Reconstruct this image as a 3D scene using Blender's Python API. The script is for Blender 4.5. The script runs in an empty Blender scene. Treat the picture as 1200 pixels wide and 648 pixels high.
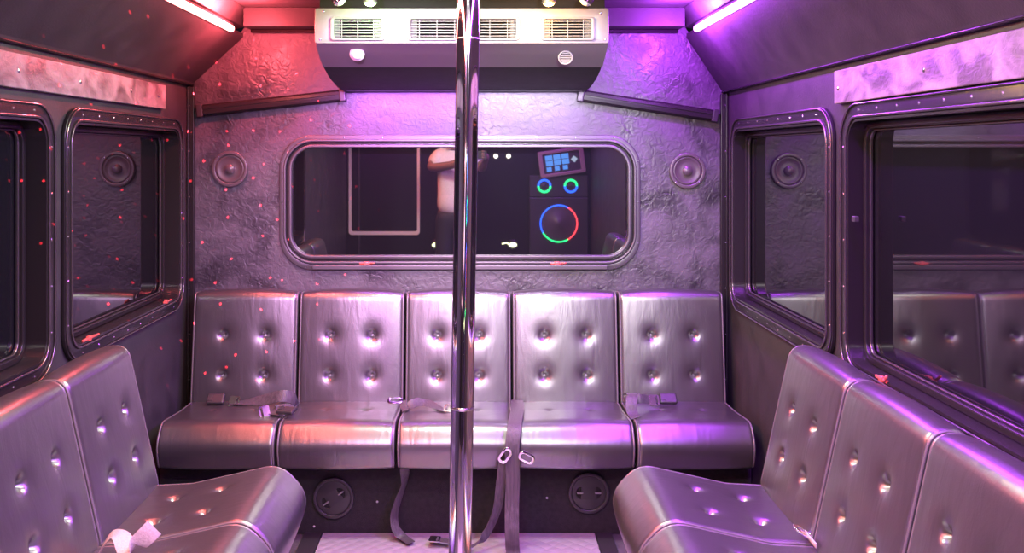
import bpy, bmesh, math, random
import numpy as np
from mathutils import Vector, Matrix
random.seed(7)
C = bpy.context.scene.collection
SC = bpy.context.scene
PI = math.pi
# ------------------------------------------------------------------ camera
F = 1075.0; EYE = 1.44; PX, PY = 560.0, 180.0
cd = bpy.data.cameras.new('camera'); cam = bpy.data.objects.new('camera', cd); C.objects.link(cam)
cam.location = (0, 0, EYE); cam.rotation_euler = (PI/2, 0, 0)
cd.sensor_width = 36; cd.lens = 36*F/1200
cd.shift_x = (600-PX)/1200; cd.shift_y = -(324-PY)/1200
cd.clip_start = 0.02
SC.camera = cam
SC.view_settings.view_transform = 'Standard'; SC.view_settings.look = 'None'
SC.view_settings.gamma = 1; SC.view_settings.use_curve_mapping = False
SC.view_settings.exposure = 0.12
SC.cycles.max_bounces = 8; SC.cycles.diffuse_bounces = 4; SC.cycles.glossy_bounces = 5
SC.cycles.sample_clamp_indirect = 6
# ------------------------------------------------------------------ world
w = bpy.data.worlds.new('night'); SC.world = w; w.use_nodes = True
w.node_tree.nodes['Background'].inputs[0].default_value = (.02, .02, .03, 1)
w.node_tree.nodes['Background'].inputs[1].default_value = .3
# ------------------------------------------------------------------ dimensions
YB = 3.85; YF = -0.78; XL = -1.21; XR = 1.04; ZL = 1.73; ZR = 1.70; ZC = 2.03
LXL = -1.0; LXR = .89; ZS = 1.94            # light strips along the ceiling
# ------------------------------------------------------------------ lights
def area(name, loc, rot, sx, sy, power, col, spread=180):
    l = bpy.data.lights.new(name, 'AREA'); l.shape = 'RECTANGLE'; l.size = sx; l.size_y = sy
    l.energy = power; l.color = col; l.spread = math.radians(spread)
    o = bpy.data.objects.new(name, l); C.objects.link(o); o.location = loc; o.rotation_euler = rot
    return o
def point(name, loc, power, col, r=.02):
    l = bpy.data.lights.new(name, 'POINT'); l.energy = power; l.color = col; l.shadow_soft_size = r
    o = bpy.data.objects.new(name, l); C.objects.link(o); o.location = loc
    return o
RED = (1, .10, .13); PUR = (.50, .06, 1); WARM = (1, .95, .88)
# the two colour strips light the cabin along its whole length
area('left_strip_light', (LXL+.06, 1.35, ZS-.03), (0, math.radians(-42), 0), .03, 4.0, 72, (1, .15, .10), 150)
area('right_strip_light', (LXR-.06, 1.35, ZS-.03), (0, math.radians(22), 0), .03, 4.0, 120, (.44, .045, 1), 150)
# the ends of the strips close to the rear wall
point('left_strip_end_light', (LXL+.11, 3.50, ZS-.015), 30, RED, .02)
point('right_strip_end_light', (LXR-.11, 3.50, ZS-.015), 36, PUR, .02)
# fill lamps added under the ceiling, out of view, to lift the cabin light
for i, (y, p) in enumerate(((2.72, 34), (1.5, 22), (0.55, 44))):
    area('fill_panel_light', (-.07, y, ZC-.035), (0, 0, 0), .5, .16, p, WARM)
# light tape under the rear edge of the air conditioner
area('tape_light', (-.30, 3.70, 1.690), (math.radians(42), 0, 0), .46, .012, 5.5, (.60, .16, 1), 160)
area('tape_light', (.20, 3.70, 1.690), (math.radians(42), 0, 0), .44, .012, 3.6, (.80, .62, 1), 160)
# fill spots added out of view at the front ceiling, brightening wall and seats
def spot(name, loc, tgt, power, col, ang, r=.03, blend=.8):
    l = bpy.data.lights.new(name, 'SPOT'); l.energy = power; l.color = col; l.spot_size = math.radians(ang); l.spot_blend = blend; l.shadow_soft_size = r
    o = bpy.data.objects.new(name, l); C.objects.link(o); o.location = loc
    o.rotation_euler = (Vector(tgt)-Vector(loc)).to_track_quat('-Z', 'Y').to_euler()
spot('fill_spot_light', (.28, .35, 1.86), (.30, 3.85, 1.05), 480, (1, .90, .95), 32, blend=1)
spot('fill_spot_light', (-.34, .35, 1.86), (-.38, 3.85, 1.05), 560, (.92, .46, 1), 32, blend=1)
spot('fill_spot_light', (.28, .35, 1.84), (.32, 3.85, 1.60), 300, (.82, .86, 1), 17, blend=.8)
spot('fill_spot_light', (-.34, .35, 1.84), (-.28, 3.85, 1.60), 400, (.70, .22, 1), 17, blend=.8)

# ------------------------------------------------------------------ materials
def mat(name, col=(.5, .5, .5), rough=.5, metal=0, spec=.5, ior=1.5, coat=0, emit=None, es=0):
    m = bpy.data.materials.new(name); m.use_nodes = True
    b = m.node_tree.nodes['Principled BSDF']
    b.inputs['Base Color'].default_value = (*col, 1); b.inputs['Roughness'].default_value = rough
    b.inputs['Metallic'].default_value = metal; b.inputs['IOR'].default_value = ior
    b.inputs['Specular IOR Level'].default_value = spec; b.inputs['Coat Weight'].default_value = coat
    if emit: b.inputs['Emission Color'].default_value = (*emit, 1); b.inputs['Emission Strength'].default_value = es
    return m
def N(m, t, **k):
    n = m.node_tree.nodes.new(t)
    for a, v in k.items():
        if a in n.inputs: n.inputs[a].default_value = v
        else: setattr(n, a, v)
    return n
def L(m, a, b): m.node_tree.links.new(a, b)
def bsdf(m): return m.node_tree.nodes['Principled BSDF']
def noise_mat(m, c1, c2, scale, bump=.1, bscale=None, r1=None, r2=None, detail=6, distort=0, stretch=(1, 1, 1), dist=.01, lo=.35, hi=.65):
    tc = N(m, 'ShaderNodeTexCoord'); mp = N(m, 'ShaderNodeMapping'); mp.inputs['Scale'].default_value = stretch
    L(m, tc.outputs['Object'], mp.inputs['Vector'])
    n = N(m, 'ShaderNodeTexNoise'); n.inputs['Scale'].default_value = scale; n.inputs['Detail'].default_value = detail
    n.inputs['Distortion'].default_value = distort; L(m, mp.outputs[0], n.inputs['Vector'])
    r = N(m, 'ShaderNodeValToRGB'); r.color_ramp.elements[0].position = lo; r.color_ramp.elements[1].position = hi
    r.color_ramp.elements[0].color = (*c1, 1); r.color_ramp.elements[1].color = (*c2, 1)
    L(m, n.outputs['Fac'], r.inputs[0]); L(m, r.outputs[0], bsdf(m).inputs['Base Color'])
    if r1 is not None:
        q = N(m, 'ShaderNodeMapRange'); q.inputs['From Min'].default_value = .35; q.inputs['From Max'].default_value = .65
        q.inputs['To Min'].default_value = r1; q.inputs['To Max'].default_value = r2
        L(m, n.outputs['Fac'], q.inputs['Value']); L(m, q.outputs[0], bsdf(m).inputs['Roughness'])
    if bump:
        n2 = N(m, 'ShaderNodeTexNoise'); n2.inputs['Scale'].default_value = bscale or scale*6; n2.inputs['Detail'].default_value = 5
        n2.inputs['Distortion'].default_value = distort
        L(m, mp.outputs[0], n2.inputs['Vector'])
        bp = N(m, 'ShaderNodeBump'); bp.inputs['Strength'].default_value = bump; bp.inputs['Distance'].default_value = dist
        L(m, n2.outputs['Fac'], bp.inputs['Height']); L(m, bp.outputs[0], bsdf(m).inputs['Normal'])
    return m
M = {}
M['leather'] = noise_mat(mat('silver grey vinyl', rough=.34, spec=.5, ior=2.2, metal=0), (.030, .027, .028), (.032, .029, .030), 7, .10, 260, .31, .32, dist=.002)
# broad soft creases on top of the vinyl grain
def leather_folds(m):
    b = bsdf(m); old = b.inputs['Normal'].links[0].from_node
    tc = N(m, 'ShaderNodeTexCoord'); mp = N(m, 'ShaderNodeMapping'); mp.inputs['Scale'].default_value = (14, 5, 3)
    L(m, tc.outputs['Object'], mp.inputs['Vector'])
    n = N(m, 'ShaderNodeTexNoise'); n.inputs['Scale'].default_value = 1.6; n.inputs['Detail'].default_value = 3; n.inputs['Distortion'].default_value = .8
    L(m, mp.outputs[0], n.inputs['Vector'])
    bp = N(m, 'ShaderNodeBump'); bp.inputs['Strength'].default_value = .12; bp.inputs['Distance'].default_value = .012
    L(m, n.outputs['Fac'], bp.inputs['Height']); L(m, old.outputs[0], bp.inputs['Normal']); L(m, bp.outputs[0], b.inputs['Normal'])
leather_folds(M['leather'])
M['piping'] = mat('piping', (.15, .135, .14), .32, spec=.6, metal=.3)
M['suede'] = noise_mat(mat('textured dark wall covering', spec=.6), (.018, .015, .020), (.088, .077, .096), 5, .35, 34, .36, .62, 10, 1.0, dist=.012, lo=.32, hi=.72)
M['board'] = noise_mat(mat('pale marbled board', spec=.5), (.10, .08, .08), (.32, .26, .26), 7, .15, 30, .35, .6, 6, 1.5, (1, 1, 1.6), dist=.01)
M['vinyl'] = noise_mat(mat('dark grey vinyl panel', spec=.4), (.026, .024, .025), (.037, .033, .035), 9, .1, 160, .5, .6)
M['black'] = noise_mat(mat('black carpet', spec=.3), (.014, .012, .013), (.024, .022, .023), 60, .3, 300, .7, .8)
M['floor'] = noise_mat(mat('dark floor', spec=.4), (.07, .065, .07), (.11, .10, .11), 20, .2, 90, .4, .6)
M['blackplastic'] = mat('black plastic', (.028, .026, .028), .42)
M['gasket'] = mat('dark metal window frame', (.016, .014, .015), .25, spec=.4)
M['frame'] = mat('grey metal window frame', (.085, .078, .085), .38, metal=.5)
M['bead'] = mat('dark metal bead', (.14, .125, .13), .22, metal=.8)
M['glass'] = mat('tinted glass over the night', (.006, .006, .008), .015, spec=.5, ior=3.1)
M['side_glass'] = mat('side window glass', (.006, .006, .008), .03, ior=1.75)
M['chrome'] = mat('chrome', (.86, .86, .88), .05, metal=1)
M['steel'] = mat('screw steel', (.7, .7, .72), .25, metal=1)
M['silver'] = noise_mat(mat('silver plastic', spec=.5), (.16, .153, .156), (.175, .168, .17), 30, .03, 300, .35, .42)
M['ventshade'] = mat('vent shade', (.006, .006, .006), .8, spec=.1)
M['louver'] = mat('louver', (.20, .195, .195), .5)
M['acblack'] = noise_mat(mat('dark grey unit housing', spec=.4), (.010, .009, .010), (.013, .012, .013), 20, .1, 400, .65, .7)
M['acgrey'] = mat('grey fascia', (.13, .115, .12), .5)
M['redplastic'] = mat('red plastic', (.55, .10, .08), .3)
M['white'] = mat('white plastic', (.42, .40, .42), .35)
M['webbing'] = noise_mat(mat('grey belt webbing', spec=.4), (.05, .044, .047), (.085, .075, .08), 160, .25, 300, .35, .5, stretch=(1, 1, .05))
M['webpale'] = noise_mat(mat('pale belt webbing', spec=.4), (.42, .34, .34), (.5, .42, .42), 160, .25, 300, .4, .5)
M['grille'] = mat('speaker grille', (.07, .055, .06), .35, spec=.6)
M['led_red'] = mat('red strip diffuser', (1, .6, .6), .4, emit=(1, .28, .25), es=7)
M['led_pur'] = mat('purple strip diffuser', (.9, .6, 1), .4, emit=(.80, .22, 1), es=7)
M['ringblue'] = mat('ring blue', (0, 0, .2), emit=(.02, .12, 1), es=7)
M['ringgreen'] = mat('ring green', (0, .2, 0), emit=(.02, 1, .25), es=6)
M['ringred'] = mat('ring red', (.2, 0, 0), emit=(1, .06, .08), es=7)
def plate_mat():
    m = mat('embossed silver floor plate', (.42, .39, .41), .3, metal=.25)
    tc = N(m, 'ShaderNodeTexCoord'); mp = N(m, 'ShaderNodeMapping'); mp.inputs['Rotation'].default_value = (0, 0, PI/4)
    L(m, tc.outputs['Object'], mp.inputs['Vector'])
    ck = N(m, 'ShaderNodeTexVoronoi'); ck.inputs['Scale'].default_value = 26; ck.inputs['Randomness'].default_value = .15
    L(m, mp.outputs[0], ck.inputs['Vector'])
    bp = N(m, 'ShaderNodeBump'); bp.inputs['Strength'].default_value = .5; bp.inputs['Distance'].default_value = .01; bp.invert = True
    L(m, ck.outputs['Distance'], bp.inputs['Height']); L(m, bp.outputs[0], bsdf(m).inputs['Normal'])
    return m
M['plate'] = plate_mat()

# ------------------------------------------------------------------ helpers
def PT(px, py, Y): return Vector(((px-PX)/F*Y, Y, EYE-(py-PY)/F*Y))
def link(name, me, m, parent=None, smooth=False):
    o = bpy.data.objects.new(name, me); C.objects.link(o)
    if m is not None:
        me.materials.clear()
        for k in (m if isinstance(m, (list, tuple)) else [m]): me.materials.append(k)
    if smooth:
        for p in me.polygons: p.use_smooth = True
    if parent is not None: o.parent = parent
    return o
def tag(o, label=None, cat=None, group=None, kind=None):
    if label: o['label'] = label
    if cat: o['category'] = cat
    if group: o['group'] = group
    if kind: o['kind'] = kind
    return o
def thing(name, label, cat, loc=(0, 0, 0), rz=0, group=None):
    o = bpy.data.objects.new(name, None); C.objects.link(o); o.location = loc; o.rotation_euler = (0, 0, rz)
    o.empty_display_size = .05
    return tag(o, label, cat, group)
def struct(name, me, m, parent=None, smooth=False):
    o = link(name, me, m, parent, smooth)
    if parent is None: o['kind'] = 'structure'
    return o
SCREW = {}
class MB:
    """collects shapes of one object, in the coordinates of its parent"""
    def __init__(s): s.v = []; s.f = []; s.mi = []
    def add(s, v, f, mi=0):
        n = len(s.v); s.v += [tuple(x) for x in v]; s.f += [tuple(i+n for i in q) for q in f]; s.mi += [mi]*len(f)
    def box(s, a, b, bev=0, mi=0, mtx=None):
        bm = bmesh.new(); bmesh.ops.create_cube(bm, size=1)
        a = Vector(a); b = Vector(b); c = (a+b)/2; d = b-a
        for q in bm.verts: q.co = Vector((q.co.x*abs(d.x), q.co.y*abs(d.y), q.co.z*abs(d.z)))+c
        if bev: bmesh.ops.bevel(bm, geom=bm.edges[:], offset=bev, segments=3, profile=.5, affect='EDGES')
        if mtx is not None: bmesh.ops.transform(bm, matrix=mtx, verts=bm.verts)
        s.bm(bm, mi)
    def bm(s, bm, mi=0):
        bm.verts.index_update(); s.add([q.co for q in bm.verts], [[q.index for q in f.verts] for f in bm.faces], mi); bm.free()
    def lathe(s, prof, n=32, mi=0, mtx=None, cap=True):
        """prof: (radius, height) pairs round local Z"""
        v = []; f = []
        for r, h in prof:
            for k in range(n): t = 2*PI*k/n; v.append(Vector((r*math.cos(t), r*math.sin(t), h)))
        for i in range(len(prof)-1):
            for k in range(n): a = i*n+k; b = i*n+(k+1) % n; f.append((a, b, b+n, a+n))
        if cap: f.append(tuple(range(n-1, -1, -1))); f.append(tuple((len(prof)-1)*n+k for k in range(n)))
        if mtx is not None: v = [mtx @ q for q in v]
        s.add(v, f, mi)
    def tube(s, pts, r, n=10, mi=0, closed=False):
        pts = [Vector(p) for p in pts]; v = []; f = []; up = None
        m = len(pts)
        for i, p in enumerate(pts):
            if closed: t = pts[(i+1) % m]-pts[i-1]
            else: t = pts[min(i+1, m-1)]-pts[max(i-1, 0)]
            t.normalize()
            if up is None: up = t.orthogonal().normalized()
            up = (up-t*up.dot(t)).normalized(); sd = t.cross(up)
            rr = r[i] if isinstance(r, (list, tuple)) else r
            for k in range(n): a = 2*PI*k/n; v.append(p+(up*math.cos(a)+sd*math.sin(a))*rr)
        for i in range(m if closed else m-1):
            for k in range(n):
                a = i*n+k; b = i*n+(k+1) % n; c = ((i+1) % m)*n+(k+1) % n; d = ((i+1) % m)*n+k; f.append((a, b, c, d))
        if not closed: f.append(tuple(range(n-1, -1, -1))); f.append(tuple((m-1)*n+k for k in range(n)))
        s.add(v, f, mi)
    def me(s, name='m'):
        me = bpy.data.meshes.new(name); me.from_pydata(s.v, [], s.f); me.update()
        for p, i in zip(me.polygons, s.mi): p.material_index = i
        bm = bmesh.new(); bm.from_mesh(me); bmesh.ops.recalc_face_normals(bm, faces=bm.faces); bm.to_mesh(me); bm.free()
        return me
    def build(s, name, m, parent=None, smooth=False, auto=None):
        me = s.me(name); o = link(name, me, m, parent, smooth)
        if isinstance(m, (list, tuple)):
            for p, i in zip(me.polygons, s.mi): p.material_index = i
        if auto: smooth_angle(me, auto)
        return o
def smooth_angle(me, deg=35):
    for p in me.polygons: p.use_smooth = True
    bm = bmesh.new(); bm.from_mesh(me)
    for e in bm.edges:
        if len(e.link_faces) == 2 and e.calc_face_angle(0) > math.radians(deg): e.smooth = False
    bm.to_mesh(me); bm.free()
def rr(x0, y0, x1, y1, r, n=8):
    out = []
    for cx, cy, a0 in ((x1-r, y1-r, 0), (x0+r, y1-r, 90), (x0+r, y0+r, 180), (x1-r, y0+r, 270)):
        for k in range(n+1): a = math.radians(a0+90*k/n); out.append((cx+r*math.cos(a), cy+r*math.sin(a)))
    return out
def circ(cx, cy, r, n=32): return [(cx+r*math.cos(2*PI*k/n), cy+r*math.sin(2*PI*k/n)) for k in range(n)]
def plate(loops, thick, mtx, bevel=0):
    """flat plate with holes; loops in plan, solid from z=0 to z=thick, then moved by mtx"""
    cu = bpy.data.curves.new('p', 'CURVE'); cu.dimensions = '2D'; cu.fill_mode = 'BOTH'
    cu.extrude = max(thick/2-bevel, 0); cu.bevel_depth = bevel; cu.bevel_resolution = 2
    if bevel: cu.offset = -bevel
    for lp in loops:
        s = cu.splines.new('POLY'); s.points.add(len(lp)-1); s.use_cyclic_u = True
        for q, p in zip(s.points, lp): q.co = (p[0], p[1], 0, 1)
    o = bpy.data.objects.new('p', cu); C.objects.link(o)
    dg = bpy.context.evaluated_depsgraph_get(); dg.update()
    me = bpy.data.meshes.new_from_object(o.evaluated_get(dg))
    bpy.data.objects.remove(o); bpy.data.curves.remove(cu)
    me.materials.clear()
    bm = bmesh.new(); bm.from_mesh(me); bmesh.ops.remove_doubles(bm, verts=bm.verts, dist=1e-5)
    for q in bm.verts: q.co.z += thick/2
    bm.transform(mtx); bmesh.ops.recalc_face_normals(bm, faces=bm.faces); bm.to_mesh(me); bm.free()
    smooth_angle(me, 40)
    return me
def frame_mtx(o, ex, ey):
    ex = Vector(ex).normalized(); ey = Vector(ey).normalized(); ez = ex.cross(ey)
    return Matrix(((ex.x, ey.x, ez.x, o[0]), (ex.y, ey.y, ez.y, o[1]), (ex.z, ey.z, ez.z, o[2]), (0, 0, 0, 1)))
def screw_at(parent, mtx, r=.004, m='steel'):
    key = (round(r, 5), m)
    if key not in SCREW:
        q = MB(); q.lathe([(r, -.001), (r, .001), (r*.5, .0025)], 8); SCREW[key] = q.me('screw'); SCREW[key].materials.append(M[m])
    o = bpy.data.objects.new('screw', SCREW[key]); C.objects.link(o); o.parent = parent; o.matrix_local = mtx; return o
# plan frames whose local z points into the cabin
M_BACK = frame_mtx((0, YB, 0), (1, 0, 0), (0, 0, 1))     # x = world X, y = world Z, normal -Y
M_LEFT = frame_mtx((XL, 0, 0), (0, 1, 0), (0, 0, 1))     # x = world Y, normal +X
M_RIGHT = frame_mtx((XR, 0, 0), (0, -1, 0), (0, 0, 1))   # x = -world Y, normal -X
def off(m, d): return m @ Matrix.Translation((0, 0, d))

# ------------------------------------------------------------------ room shell
WZ0, WZ1 = .815, 1.58
def wall_side(name, mt, sgn, ztop):
    def Yx(a, b): return (a, b) if sgn > 0 else (-b, -a)
    a, b = Yx(YF, YB); outer = [(a, 0), (b, 0), (b, ztop), (a, ztop)]
    loops = [outer]
    for y0, y1 in WIN:
        u0, u1 = Yx(y0+.045, y1-.045); loops.append(rr(u0, WZ0+.045, u1, WZ1-.045, .075))
    me = plate(loops, .09, off(mt, -.09))
    return struct(name, me, M['vinyl'])
WIN = ((1.33, 2.60), (2.66, 3.735))
wall_side('wall_left', M_LEFT, 1, ZL+.02)
wall_side('wall_right', M_RIGHT, -1, ZR+.02)
bw = [(XL-.09, 0), (XR+.09, 0), (XR+.09, ZR), (XR, ZR), (LXR, ZS), (LXR-.06, ZC), (LXL+.06, ZC), (LXL, ZS), (XL, ZL), (XL-.09, ZL)]
struct('wall_back', plate([bw], .05, off(M_BACK, -.05)), M['suede'])
fw = MB(); fw.box((XL-.09, YF-.06, 0), (XR+.09, YF-.002, ZC)); struct('wall_front', fw.me(), mat('matt black partition', (.008, .007, .008), .8, spec=.2))
fl = MB(); fl.box((XL-.09, YF-.06, -.05), (XR+.09, YB+.05, 0)); struct('floor', fl.me(), M['floor'])
ce = MB(); ce.box((LXL-.02, YF, ZC), (LXR+.02, YB, ZC+.04)); struct('ceiling', ce.me(), M['vinyl'])
def prism(poly, y0, y1):
    m = MB(); n = len(poly)
    v = [(x, y0, z) for x, z in poly]+[(x, y1, z) for x, z in poly]
    f = [tuple(range(n)), tuple(range(2*n-1, n-1, -1))]+[(i, i+n, (i+1) % n+n, (i+1) % n) for i in range(n)]
    m.add(v, f); return m
for i, (xw, xs, zw) in enumerate(((XL, LXL, ZL), (XR, LXR, ZR))):
    d = 1 if xs > xw else -1
    # sloping cove panel, its rounded lower lip, and the upright channel behind the strip
    m = prism([(xw-d*.06, zw), (xw+d*.012, zw-.006), (xw+d*.02, zw+.008), (xs+d*.015, ZS-.012), (xs+d*.015, ZS+.003), (xs-d*.02, ZS+.003), (xs-d*.06, ZS+.03), (xw-d*.06, zw+.06)], YF, YB-.001)
    struct('trim_%d' % (i+1), m.me(), M['vinyl'])
    m = prism([(xs-d*.03, ZS+.02), (xs+d*.02, ZS+.03), (xs+d*.06, ZC-.002), (xs-d*.02, ZC-.002)], YF, YB-.001)
    struct('trim_%d' % (i+3), m.me(), M['vinyl'])
    m = MB(); m.tube([(xw+d*.016, YF+.02, zw-.002), (xw+d*.016, YB-.004, zw-.002)], .004, 8)
    struct('trim_%d' % (i+5), m.me(), M['gasket'], smooth=True)
# cross beam under the ceiling in front of the rear wall
m = prism([(LXL+.055, 1.955), (LXR-.055, 1.955), (LXR-.055, ZC-.001), (LXL+.055, ZC-.001)], 3.70, YB-.001)
struct('trim_7', m.me(), M['vinyl'])
m = MB(); m.tube([(LXL+.06, 3.80, 1.948), (LXR-.06, 3.80, 1.948)], .007, 8); struct('trim_8', m.me(), M['gasket'], smooth=True)
# corner posts with screws
for i, (x, z1) in enumerate(((XL+.002, ZL-.01), (XR-.002, ZR-.01))):
    d = 1 if i == 0 else -1
    m = MB()
    m.box((x, YB-.022, .32), (x+d*.024, YB-.001, z1), .004)
    m.box((x, YB-.045, .32), (x+d*.008, YB-.024, z1), .003)
    o = struct('trim_%d' % (9+i), m.me(), M['gasket'])
    for k in range(7): screw_at(o, frame_mtx((x+d*.008, YB-.035, .5+k*.19), (0, d, 0), (0, 0, 1)))
for i, (mt, sg, zz) in enumerate(((M_LEFT, 1, 1.73), (M_RIGHT, -1, 1.70))):
    pass
# floor plate with embossing and its dark edge strips
m = MB(); m.box((-.585, .3, .0005), (.44, 3.466, .008), .002); o = m.build('floor_plate', M['plate'])
tag(o, 'pale embossed metal floor plate running down the middle of the aisle', 'floor plate')
for i, (x0, x1) in enumerate(((-.655, -.588), (.443, .505))):
    m = MB(); m.box((x0, .3, .0005), (x1, 3.466, .010), .002); struct('trim_%d' % (11+i), m.me(), M['blackplastic'])
# ------------------------------------------------------------------ windows
def screws(parent, mt, pts, r=.004, h0=.012, m='steel'):
    for (a, b) in pts: screw_at(parent, mt @ Matrix.Translation((a, b, h0)), r, m)
def ring_pts(u0, v0, u1, v1, step):
    out = []; 
    n = max(2, round((v1-v0-.2)/step))
    for k in range(n+1):
        v = v0+.1+(v1-v0-.2)*k/n; out += [(u0, v), (u1, v)]
    n = max(2, round((u1-u0-.2)/step))
    for k in range(n+1):
        u = u0+.1+(u1-u0-.2)*k/n; out += [(u, v0), (u, v1)]
    return out
def side_window(n, mt, sg, y0, y1, rec):
    u0, u1 = (y0, y1) if sg > 0 else (-y1, -y0)
    fr = struct('window_%d' % n, plate([rr(u0, WZ0, u1, WZ1, .10), rr(u0+.04, WZ0+.04, u1-.04, WZ1-.04, .07)], .012, off(mt, .001), .003), M['gasket'])
    def ring(name, i0, i1, z0, z1, m, bev=.003):
        me = plate([rr(u0+i0, WZ0+i0, u1-i0, WZ1-i0, .11-i0), rr(u0+i1, WZ0+i1, u1-i1, WZ1-i1, max(.11-i1, .03))], z1-z0, off(mt, z0), bev)
        return link(name, me, M[m], fr)
    ring('outer_bead', .002, .008, .012, .018, 'bead')
    ring('inner_bead', .036, .044, .010, .018, 'bead')
    ring('reveal', .0455, .052, -rec, .012, 'gasket', 0)
    ring('sash', .053, .072, -rec+.002, -rec+.022, 'gasket')
    ring('gasket', .072, .078, -rec+.002, -rec+.012, 'bead')
    p = plate([rr(u0+.05, WZ0+.05, u1-.05, WZ1-.05, .06)], .006, off(mt, -rec-.006))
    link('pane', p, M['side_glass'], fr)
    screws(fr, mt, ring_pts(u0+.022, WZ0+.022, u1-.022, WZ1-.022, .12), .0032, .012)
    return fr
w1 = side_window(2, M_LEFT, 1, *WIN[0], .065)
w2 = side_window(3, M_LEFT, 1, *WIN[1], .065)
w3 = side_window(4, M_RIGHT, -1, *WIN[0], .05)
w4 = side_window(5, M_RIGHT, -1, *WIN[1], .05)
def latch(parent, mt, u, v, z, L_=.05, up=0):
    m = MB(); m.box((-L_/2, -.004, z), (L_/2, .004, z+.007), .002); m.box((-.010, -.008, z-.002), (.010, .008, z+.010), .003)
    m.tube([(L_/2-.01, 0, z+.006), (L_/2+.010, .003+up, z+.012)], .0035, 8)
    me = m.me(); me.transform(mt @ Matrix.Translation((u, v, 0)))
    link('latch', me, M['redplastic'], parent, True)
latch(w2, M_LEFT, 2.83, WZ0+.055, .006, .09); latch(w2, M_LEFT, 3.53, WZ0+.055, .006, .05)
latch(w3, M_RIGHT, -2.34, WZ0+.05, .006, .07, .015)
# the small clip on the upright of the right near window
m = MB(); m.box((1.02, 2.485, 1.255), (1.033, 2.505, 1.27), .002); m.build('clip', M['frame'], w3)
# rear window
def back_window():
    a, b = PT(328, 316, YB), PT(750, 158, YB)
    u0, v0, u1, v1 = a.x, a.z, b.x, b.z
    fr = struct('window_1', plate([rr(u0, v0, u1, v1, .14, 12), rr(u0+.022, v0+.026, u1-.022, v1-.022, .12, 12)], .014, off(M_BACK, .001), .004), M['frame'])
    def ring(name, i0, i1, z0, z1, m, bev=.003):
        me = plate([rr(u0+i0, v0+i0+.008, u1-i0, v1-i0, .145-i0, 12), rr(u0+i1, v0+i1+.008, u1-i1, v1-i1, max(.145-i1, .03), 12)], z1-z0, off(M_BACK, z0), bev)
        return link(name, me, M[m], fr)
    ring('rim', .018, .030, .004, .026, 'frame', .004)
    ring('channel', .030, .040, .002, .014, 'gasket', .002)
    ring('sash', .040, .054, .003, .024, 'frame', .004)
    link('pane', plate([rr(u0+.048, v0+.056, u1-.048, v1-.048, .09, 12)], .006, off(M_BACK, .002)), M['glass'], fr)
    m = MB(); m.box((u0+.14, v0+.003, .014), (u1-.14, v0+.022, .030), .004); me = m.me(); me.transform(M_BACK)
    link('sill', me, M['frame'], fr)
    for px in (430, 652): latch(fr, M_BACK, PT(px, 308, YB).x, v0+.030, .026, .055)
    screws(fr, M_BACK, ring_pts(u0+.011, v0+.012, u1-.011, v1-.011, .16), .003, .014)
    return fr
back_window()
# ------------------------------------------------------------------ header boards over the side windows
def board(mt, sg, y0, y1, z0, z1, label, sc, wall):
    u0, u1 = (y0, y1) if sg > 0 else (-y1, -y0)
    o = link('header_board', plate([rr(u0, z0, u1, z1, .004, 3)], .018, off(mt, .001), .002), M['board'])
    tag(o, label, 'board'); screws(o, mt, [((y if sg > 0 else -y), z) for y, z in sc], .0065, .019)
board(M_LEFT, 1, .6, 3.50, 1.610, 1.700, 'pale marbled board screwed along the left wall above the windows', [(y, 1.655) for y in (2.38, 2.75, 3.15, 3.42)], 'left')
board(M_RIGHT, -1, .6, 2.63, 1.582, 1.676, 'pale marbled board screwed along the right wall above the large window', [(2.60, 1.625), (2.10, 1.632), (1.60, 1.632)], 'right')
# ------------------------------------------------------------------ ceiling strip lights
def strip(x, d, m, label):
    t = thing('strip_light', label, 'strip light', (x, 0, ZS))
    a = MB(); a.box((-.012, YF+.1, .0045), (.012, 3.64, .016), .002); a.build('channel', M['blackplastic'], t)
    b = MB(); b.tube([(d*.004, YF+.1, -.004), (d*.004, 3.635, -.004)], .014, 14); b.build('diffuser', M[m], t, True)
strip(LXL+.018, 1, 'led_red', 'glowing red strip light along the left edge of the ceiling')
strip(LXR-.018, -1, 'led_pur', 'glowing purple strip light along the right edge of the ceiling')
for x in (.28, -.34):  # housings for the added fill spots
    t = thing('fill_spot', 'added black fill spot under the front ceiling, '+('right' if x > 0 else 'left')+' one', 'lamp', (x, .25, ZC-.001))
    mt = Matrix.Translation((0, -.02, -.14)) @ Matrix.Rotation(math.radians(-98), 4, 'X')
    m = MB(); m.lathe([(.04, -.10), (.05, -.09), (.05, .06), (.055, .075), (.05, .075), (.045, .05)], 24, mtx=mt); m.build('lamp_head', M['blackplastic'], t, auto=40)
    m = MB(); m.box((-.06, -.02, -.15), (-.054, .02, -.002)); m.box((.054, -.02, -.15), (.06, .02, -.002)); m.box((-.06, -.02, -.006), (.06, .02, -.001)); m.build('yoke', M['blackplastic'], t)
for y in (2.72, 1.5, .55):  # bezels for the added fill lamps
    t = thing('fill_panel', 'added flat rectangular fill lamp over the aisle, '+{2.72: 'nearest the air conditioner', 1.5: 'between the other two', .55: 'farthest from the air conditioner'}[y], 'lamp', (-.07, y, ZC-.001), group='added flat fill lamps over the aisle')
    me = plate([rr(-.27, -.1, .27, .1, .02), rr(-.25, -.08, .25, .08, .01)], .034, Matrix.Translation((0, 0, -.034))); link('bezel', me, M['white'], t)
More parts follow.
